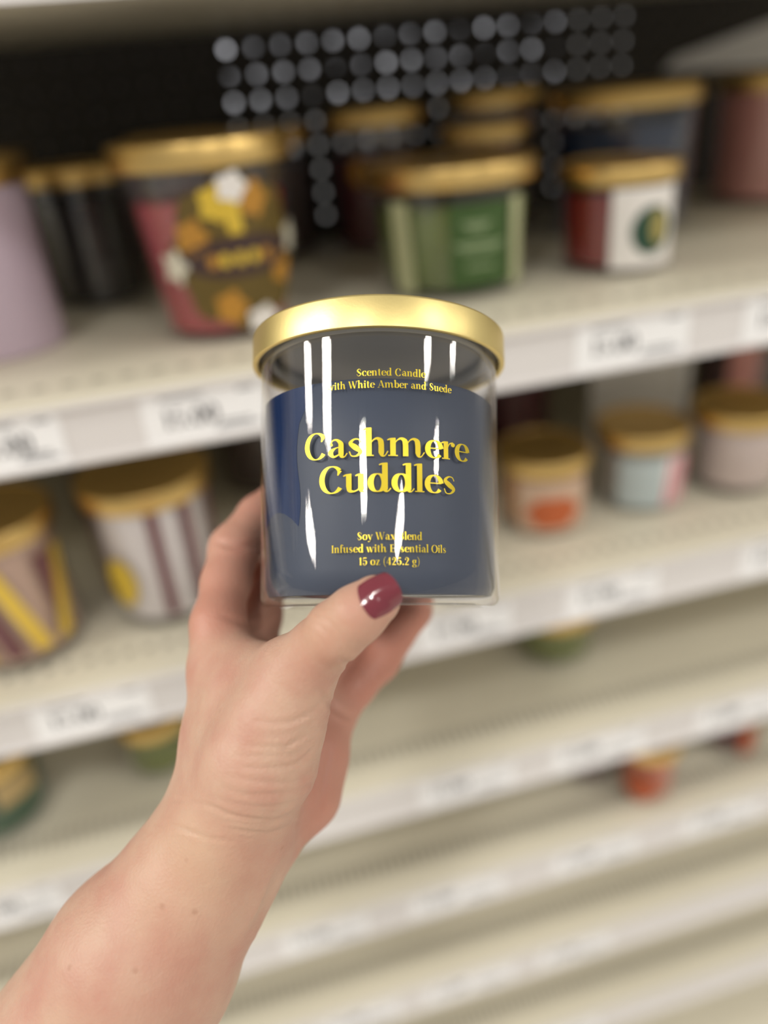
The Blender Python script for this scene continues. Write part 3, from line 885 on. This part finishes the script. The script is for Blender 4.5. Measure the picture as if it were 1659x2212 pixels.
M['print_gold'] = mat('foil_print', (0.66, 0.50, 0.028), 0.30, metal=0.55)
def jar_text(text, th0, th1, base, size, name='lettering', track=0.0):
    """a line of gold print running round the jar between two angles (degrees)"""
    pl = on_jar(0.00012)
    a0, a1 = math.radians(th0), math.radians(th1)
    g = text_geo(text, pl, a1 - a0, a0, base, size, track)
    o = g.build(name, M['print_gold'], jar, 180)
    o['label'] = 'gold lettering "%s"' % text
    o['kind'] = 'stuff'


jar_text('Scented Candle', -9.2, 20.6, 0.0753, 0.00345)
jar_text('with White Amber and Suede', -22.0, 33.4, 0.0712, 0.00345)
jar_text('Cashmere', -33.6, 42.6, 0.0483, 0.0123, track=-0.035)
jar_text('Cuddles', -26.2, 35.2, 0.0366, 0.0123, track=-0.03)
jar_text('Soy Wax Blend', -9.2, 18.4, 0.0209, 0.00345)
jar_text('Infused with Essential Oils', -20.5, 29.6, 0.0169, 0.00345)
jar_text('15 oz (425.2 g)', -8.5, 17.2, 0.01275, 0.00345)

# ------------------------------------------------------------------ the hand and forearm: one continuous skin surface
def V3(px, py, z): return local(px, py, z)


def cone(p, a, ra, b, rb):
    """distance to a round cone"""
    ba = b - a
    l2 = float(ba @ ba)
    t = np.clip(((p - a) @ ba) / l2, 0, 1)
    d = np.linalg.norm(p - a - t[:, None] * ba, axis=1)
    return d - (ra + (rb - ra) * t)


def smin(a, b, k):
    h = np.maximum(k - np.abs(a - b), 0) / k
    return np.minimum(a, b) - h * h * k * 0.25


CH = {}
CH['arm'] = [(V3(60, 2440, .288), .0400), (V3(310, 2072, .284), .0330), (V3(425, 1905, .284), .0262), (V3(486, 1812, .285), .0226)]
CH['carp'] = [(V3(486, 1812, .285), .0226), (V3(530, 1700, .287), .0195), (V3(545, 1610, .288), .0185)]
CH['thenar'] = [(V3(500, 1770, .274), .0180), (V3(560, 1640, .268), .0190), (V3(600, 1545, .266), .0160), (V3(640, 1460, .264), .0112)]
CH['index_meta'] = [(V3(464, 1745, .287), .0135), (V3(478, 1590, .292), .0130), (V3(480, 1450, .296), .0118), (V3(470, 1350, .302), .0094)]
CH['web'] = [(V3(520, 1620, .283), .0160), (V3(535, 1500, .284), .0145), (V3(600, 1470, .275), .0105)]
CH['web2'] = [(V3(494, 1424, .297), .0104), (V3(560, 1462, .283), .0100), (V3(620, 1455, .270), .0100)]
CH['mid_meta'] = [(V3(500, 1720, .298), .0140), (V3(525, 1420, .318), .0120)]
CH['ring_meta'] = [(V3(545, 1720, .302), .0140), (V3(640, 1490, .325), .0120)]
CH['pinky_meta'] = [(V3(590, 1790, .300), .0125), (V3(645, 1710, .308), .0155), (V3(668, 1630, .316), .0150), (V3(700, 1548, .328), .0118)]
CH['thumb'] = [(V3(640, 1460, .264), .0112), (V3(690, 1400, .256), .0098), (V3(728, 1362, .2480), .0095), (V3(770, 1328, .2440), .0089), (V3(810, 1297, .2425), .0079)]
CH['index'] = [(V3(470, 1350, .302), .0094), (V3(488, 1258, .315), .0096), (V3(507, 1186, .325), .0103), (V3(560, 1115, .336), .0090), (V3(605, 1080, .341), .0086), (V3(690, 1050, .3500), .0076)]
CH['middle'] = [(V3(535, 1420, .318), .0120), (V3(560, 1330, .332), .0094), (V3(570, 1262, .342), .0094), (V3(650, 1190, .3485), .0088), (V3(740, 1160, .3505), .0075)]
CH['ring'] = [(V3(640, 1490, .325), .0120), (V3(745, 1365, .347), .0098), (V3(790, 1270, .3495), .0090), (V3(810, 1200, .3495), .0076)]
CH['pinky'] = [(V3(700, 1548, .328), .0118), (V3(760, 1480, .340), .0100), (V3(815, 1425, .348), .0096), (V3(890, 1318, .348), .0084), (V3(912, 1255, .3465), .0070)]


def chain(p, key, k=0.003):
    d = None
    c = CH[key]
    for (a, ra), (b, rb) in zip(c[:-1], c[1:]):
        q = cone(p, a, ra, b, rb)
        d = q if d is None else smin(d, q, k)
    return d


def hand_sdf(p):
    palm = smin(chain(p, 'arm', .008), chain(p, 'carp', .006), .010)
    for key, k in (('mid_meta', .012), ('ring_meta', .012), ('index_meta', .012), ('pinky_meta', .010), ('thenar', .010), ('web', .010), ('web2', .008)):
        palm = smin(palm, chain(p, key, .006), k)
    d = smin(palm, chain(p, 'thumb'), .009)
    fing = chain(p, 'index')
    fing = smin(fing, chain(p, 'middle'), .0025)
    fing = smin(fing, chain(p, 'ring'), .0025)
    fing = smin(fing, chain(p, 'pinky'), .0025)
    return smin(d, fing, .006)


def surface_nets(fn, lo, hi, h):
    n = np.ceil((hi - lo) / h).astype(int) + 1
    B = 12
    nb = np.ceil(n / B).astype(int)
    n = nb * B
    F_ = np.full(n, 1.0, np.float32)
    cen = np.stack(np.meshgrid(*[(np.arange(k) * B + B / 2) for k in nb], indexing='ij'), -1).reshape(-1, 3)
    dc = fn(lo + cen * h)
    rad = B * h * 0.87 + 0.004
    off = np.stack(np.meshgrid(*[np.arange(B)] * 3, indexing='ij'), -1).reshape(-1, 3)
    for c, d in zip(cen, dc):
        i0 = (c - B / 2).astype(int)
        sl = tuple(slice(i, i + B) for i in i0)
        if d > rad:
            continue
        if d < -rad:
            F_[sl] = -1
            continue
        F_[sl] = fn(lo + (off + i0) * h).reshape(B, B, B)
    S = F_ < 0
    cells = np.zeros(n - 1, np.int8)
    for dx in (0, 1):
        for dy in (0, 1):
            for dz in (0, 1):
                cells += S[dx:n[0] - 1 + dx, dy:n[1] - 1 + dy, dz:n[2] - 1 + dz]
    act = np.argwhere((cells > 0) & (cells < 8))
    idx = np.full(n - 1, -1, int)
    idx[tuple(act.T)] = np.arange(len(act))
    acc = np.zeros((len(act), 3)); cnt = np.zeros(len(act))
    cor = [(a, b, c) for a in (0, 1) for b in (0, 1) for c in (0, 1)]
    for i in range(8):
        for j in range(i + 1, 8):
            if sum(abs(x - y) for x, y in zip(cor[i], cor[j])) != 1:
                continue
            fa = F_[tuple((act + cor[i]).T)]; fb = F_[tuple((act + cor[j]).T)]
            mk = (fa < 0) != (fb < 0)
            t = fa[mk] / (fa[mk] - fb[mk])
            acc[mk] += np.array(cor[i]) + t[:, None] * (np.array(cor[j]) - np.array(cor[i]))
            cnt[mk] += 1
    verts = lo + (act + acc / cnt[:, None]) * h
    quads = []
    for ax in range(3):
        sl0 = [slice(1, -1)] * 3; sl1 = [slice(1, -1)] * 3
        sl0[ax] = slice(0, -1); sl1[ax] = slice(1, None)
        a, b = S[tuple(sl0)], S[tuple(sl1)]
        e_ = np.argwhere(a != b)
        o_ = np.ones(3, int); o_[ax] = 0
        e_ = e_ + o_
        flip = S[tuple(e_.T)]
        u, v = np.eye(3, dtype=int)[(ax + 1) % 3], np.eye(3, dtype=int)[(ax + 2) % 3]
        q = np.stack([idx[tuple((e_ - u - v).T)], idx[tuple((e_ - v).T)], idx[tuple(e_.T)], idx[tuple((e_ - u).T)]], 1)
        q[~flip] = q[~flip][:, ::-1]
        quads.append(q[(q >= 0).all(1)])
    return verts, np.concatenate(quads)


lo = np.array([-0.215, -0.215, 0.228]); hi = np.array([0.035, 0.030, 0.372])
hv, hq = surface_nets(hand_sdf, lo, hi, 0.00095)


def grad(p, e_=0.0004):
    g = np.stack([hand_sdf(p + np.eye(3)[i] * e_) - hand_sdf(p - np.eye(3)[i] * e_) for i in range(3)], 1)
    return g / (np.linalg.norm(g, axis=1)[:, None] + 1e-12)


hn = grad(hv)
sx = 829.5 + FPX * hv[:, 0] / hv[:, 2]
sy = 1106.0 - FPX * hv[:, 1] / hv[:, 2]


def groove(pts, depth, width, zmax=0.30):
    """press a skin fold along a line over the side of the hand that faces the thumb"""
    P = np.array(catmull(pts, 5))[:, :2]
    d = np.full(len(hv), 1e9)
    tt = np.zeros(len(hv))
    sel = (hn[:, 2] < 0.1) & (hv[:, 2] < zmax)
    q = np.stack([sx[sel], sy[sel]], 1)
    best = np.full(len(q), 1e9); bt = np.zeros(len(q))
    for i in range(len(P) - 1):
        a, b = P[i], P[i + 1]
        ab = b - a
        t = np.clip(((q - a) @ ab) / (ab @ ab + 1e-9), 0, 1)
        dd = np.linalg.norm(q - a - t[:, None] * ab, axis=1)
        m_ = dd < best
        best[m_] = dd[m_]; bt[m_] = (i + t[m_]) / (len(P) - 1)
    d[sel] = best; tt[sel] = bt
    fade = np.sin(np.pi * np.clip(tt * .9 + .05, 0, 1)) ** 0.6
    return -depth * np.exp(-(d / width) ** 2) * fade + 0.35 * depth * np.exp(-((d - 2 * width) / width) ** 2) * fade


disp_ = np.zeros(len(hv))
# folds across the ball of the thumb
for k_, (pts, dep) in enumerate((
    ([(690, 1510), (665, 1545), (610, 1562), (540, 1560)], 0.00055),
    ([(690, 1535), (660, 1572), (610, 1588), (545, 1590)], 0.0004),
    ([(690, 1560), (655, 1600), (600, 1612), (530, 1612)], 0.00055),
    ([(688, 1590), (650, 1624), (590, 1634), (520, 1630)], 0.0004),
    ([(684, 1620), (645, 1652), (585, 1660), (515, 1655)], 0.0005),
    ([(680, 1650), (640, 1680), (580, 1686), (500, 1676)], 0.0004),
    ([(672, 1685), (630, 1712), (560, 1716), (480, 1700)], 0.00055),
    ([(664, 1715), (615, 1742), (545, 1744), (470, 1724)], 0.0004),
    ([(656, 1745), (600, 1770), (520, 1766), (440, 1744), (372, 1728)], 0.0006),
    ([(648, 1775), (590, 1796), (510, 1790)], 0.00045),
    ([(336, 1782), (380, 1788), (440, 1806), (500, 1820)], 0.0005),
)):
    rr = random.Random(k_)
    pts = [(a + rr.uniform(-14, 14), b + rr.uniform(-5, 5)) for a, b in pts]
    disp_ += groove(pts, dep * rr.uniform(.55, 1.1), rr.uniform(4.0, 6.0))
    disp_ += groove([(a + rr.uniform(-25, 10), b + 11 + rr.uniform(-4, 4)) for a, b in pts[:3]], dep * .4, 3.5)
# creases at the finger joints and between thumb ball and palm
disp_ += groove([(470, 1172), (500, 1178), (540, 1180), (570, 1178)], 0.0008, 7, .36)
disp_ += groove([(478, 1330), (520, 1345), (560, 1352)], 0.0004, 7, .36)
disp_ += groove([(690, 1495), (730, 1535), (770, 1552)], 0.0007, 7, .37)
disp_ += groove([(735, 1425), (775, 1450), (800, 1480)], 0.0006, 7, .37)
disp_ += groove([(715, 1610), (700, 1680), (690, 1760)], 0.0004, 6, .37)
# wrinkles over the thumb joint
for dx_ in (-16, 0, 15):
    disp_ += groove([(668 + dx_, 1335 - dx_ * .8), (700 + dx_, 1360 - dx_ * .8), (742 + dx_, 1402 - dx_ * .8)], 0.00018, 4)
# tendons inside the wrist
for o_ in ([(600, 1880), (570, 1960), (530, 2040)], [(622, 1850), (590, 1930), (556, 2010)]):
    disp_ += groove(o_, 0.0007, 9)
hv2 = hv + hn * disp_[:, None]

me = bpy.data.meshes.new('person')
wv = to_world(hv2)
base = to_world(V3(486, 1812, .285))
me.from_pydata((wv - base).tolist(), [], hq.tolist())
me.update()
me.polygons.foreach_set('use_smooth', [True] * len(me.polygons))
person = bpy.data.objects.new('person', me)
COL.objects.link(person)
person.location = base
tag(person, 'bare forearm and left hand with burgundy thumbnail, holding up the navy candle', 'person')

# where the skin is ruddier: fingers, palm side, knuckles
def near(px, py, z, r):
    return np.exp(-np.sum((hv - V3(px, py, z)) ** 2, axis=1) / r ** 2)


dp = np.minimum(chain(hv, 'pinky_meta'), np.minimum(chain(hv, 'pinky'), chain(hv, 'ring')))
df = np.minimum(chain(hv, 'index'), chain(hv, 'middle'))
red = 0.95 * np.clip(1 - dp / 0.006, 0, 1) + 0.55 * np.clip(1 - df / 0.006, 0, 1)
red += 0.35 * near(715, 1372, .242, .014) + 0.35 * near(455, 1330, .292, .02) + 0.25 * near(440, 2120, .25, .03)
yel = 0.6 * near(420, 1850, .262, .02) + 0.5 * near(690, 1345, .242, .012)
at = me.attributes.new('ruddy', 'FLOAT', 'POINT')
at.data.foreach_set('value', np.clip(red, 0, 1).astype(np.float32))
at = me.attributes.new('sallow', 'FLOAT', 'POINT')
at.data.foreach_set('value', np.clip(yel, 0, 1).astype(np.float32))


def skin():
    mt, nt, p = new_mat('skin')
    N_ = nt.nodes.new
    tc = N_('ShaderNodeTexCoord')
    def mix(f, a, b):
        x = N_('ShaderNodeMix'); x.data_type = 'RGBA'
        if isinstance(f, float): x.inputs[0].default_value = f
        else: nt.links.new(f, x.inputs[0])
        for s_, v in ((6, a), (7, b)):
            if isinstance(v, tuple): x.inputs[s_].default_value = (*v, 1)
            else: nt.links.new(v, x.inputs[s_])
        return x.outputs[2]
    n1 = N_('ShaderNodeTexNoise'); n1.inputs['Scale'].default_value = 55; n1.inputs['Detail'].default_value = 4
    nt.links.new(tc.outputs['Object'], n1.inputs['Vector'])
    r1 = N_('ShaderNodeMapRange'); r1.inputs[1].default_value = 0.35; r1.inputs[2].default_value = 0.68
    nt.links.new(n1.outputs['Fac'], r1.inputs[0])
    c = mix(r1.outputs[0], (0.570, 0.370, 0.268), (0.515, 0.270, 0.200))
    a1 = N_('ShaderNodeAttribute'); a1.attribute_name = 'ruddy'
    a2 = N_('ShaderNodeAttribute'); a2.attribute_name = 'sallow'
    c = mix(a2.outputs['Fac'], c, (0.585, 0.395, 0.262))
    c = mix(a1.outputs['Fac'], c, (0.510, 0.225, 0.160))
    # a few freckles
    vo = N_('ShaderNodeTexVoronoi'); vo.inputs['Scale'].default_value = 95
    nt.links.new(tc.outputs['Object'], vo.inputs['Vector'])
    m1 = N_('ShaderNodeMapRange'); m1.inputs[1].default_value = 0.04; m1.inputs[2].default_value = 0.13; m1.inputs[3].default_value = 0.30; m1.inputs[4].default_value = 0.0
    nt.links.new(vo.outputs['Distance'], m1.inputs[0])
    sp = N_('ShaderNodeSeparateColor'); nt.links.new(vo.outputs['Color'], sp.inputs[0])
    gt = N_('ShaderNodeMath'); gt.operation = 'GREATER_THAN'; gt.inputs[1].default_value = 0.72
    nt.links.new(sp.outputs[0], gt.inputs[0])
    mm = N_('ShaderNodeMath'); mm.operation = 'MULTIPLY'
    nt.links.new(m1.outputs[0], mm.inputs[0]); nt.links.new(gt.outputs[0], mm.inputs[1])
    c = mix(mm.outputs[0], c, (0.30, 0.13, 0.07))
    nt.links.new(c, p.inputs['Base Color'])
    p.inputs['Roughness'].default_value = 0.48
    p.inputs['Specular IOR Level'].default_value = 0.35
    p.inputs['Subsurface Weight'].default_value = 0.22
    p.inputs['Subsurface Radius'].default_value = (1.0, 0.35, 0.2)
    p.inputs['Subsurface Scale'].default_value = 0.004
    # pores and fine lines
    n2 = N_('ShaderNodeTexVoronoi'); n2.inputs['Scale'].default_value = 900
    n3 = N_('ShaderNodeTexNoise'); n3.inputs['Scale'].default_value = 260; n3.inputs['Detail'].default_value = 4
    for n_ in (n2, n3): nt.links.new(tc.outputs['Object'], n_.inputs['Vector'])
    ad = N_('ShaderNodeMath'); ad.operation = 'ADD'
    nt.links.new(n2.outputs['Distance'], ad.inputs[0]); nt.links.new(n3.outputs['Fac'], ad.inputs[1])
    b = N_('ShaderNodeBump'); b.inputs['Strength'].default_value = 0.16; b.inputs['Distance'].default_value = 0.0006
    nt.links.new(ad.outputs[0], b.inputs['Height'])
    nt.links.new(b.outputs['Normal'], p.inputs['Normal'])
    return mt


me.materials.append(skin())

# painted thumbnail, laid on the skin
def nail():
    tip = V3(861, 1262, .2405); root = V3(783, 1303, .2405)
    ax = tip - root; L_ = np.linalg.norm(ax); ax /= L_
    side = np.array([0.62, -0.78, 0.0]) * 1.0           # across the nail, towards its lower edge
    side -= ax * (side @ ax); side /= np.linalg.norm(side)
    out = np.cross(ax, side)
    if out[2] > 0: out = -out
    half = 0.0058
    nu, nv = 22, 18
    pts = []
    for i in range(nu + 1):
        u = i / nu
        for j in range(nv + 1):
            v = -1 + 2 * j / nv
            # rounded cuticle and rounded square tip
            s0 = 0.16 * (1 - math.sqrt(max(0, 1 - v * v * .92)))
            s1 = 1 - 0.20 * (1 - math.sqrt(max(0, 1 - v * v * .96)))
            uu = s0 + (s1 - s0) * u
            w = half * (0.90 + 0.12 * math.sin(math.pi * min(1, uu * 1.1)))
            pts.append(root + ax * L_ * uu + side * w * v)
    pts = np.array(pts)
    # drop the sheet onto the skin from outside
    p = pts + out * 0.012
    for _ in range(60):
        d = hand_sdf(p)
        p = p - out * np.clip(d, -0.001, 0.004)[:, None] * 0.8
    # even, gently arched plate rather than every bump of the fingertip
    P = p.reshape(nu + 1, nv + 1, 3)
    hgt = (P - pts.reshape(nu + 1, nv + 1, 3)) @ out
    ctr = np.median(hgt[3:-6, nv // 2 - 2:nv // 2 + 3])
    for i in range(nu + 1):
        for j in range(nv + 1):
            v = -1 + 2 * j / nv
            u = i / nu
            arch_ = ctr + 0.0004 - 0.0027 * v * v - 0.0012 * (u - .35) ** 2
            hh = max(arch_, hgt[i, j] + 0.00025) if u < .8 else arch_
            P[i, j] = pts.reshape(nu + 1, nv + 1, 3)[i, j] + out * hh
    top = P.reshape(-1, 3)
    bot = top - out * 0.0007
    n = len(top)
    fs = []
    for i in range(nu):
        for j in range(nv):
            a = i * (nv + 1) + j
            q = (a, a + 1, a + nv + 2, a + nv + 1)
            fs.append(q); fs.append(tuple(k + n for k in reversed(q)))
    border = [j for j in range(nv + 1)] + [(i + 1) * (nv + 1) + nv for i in range(nu)] + [nu * (nv + 1) + nv - 1 - j for j in range(nv)] + [(nu - 1 - i) * (nv + 1) for i in range(nu - 1)]
    for a, b in zip(border, border[1:] + border[:1]):
        fs.append((b, a, a + n, b + n))
    vs = to_world(np.concatenate([top, bot])) - base
    o = link_mesh('thumbnail', vs.tolist(), fs, mat('nail_polish', (0.175, 0.022, 0.035), 0.16, coat=0.8, bump=0.06, bscale=500), person, 50)
    bm = bmesh.new(); bm.from_mesh(o.data); bmesh.ops.recalc_face_normals(bm, faces=bm.faces); bm.to_mesh(o.data); bm.free()
    o['label'] = 'glossy burgundy painted thumbnail'
    return o


nail()
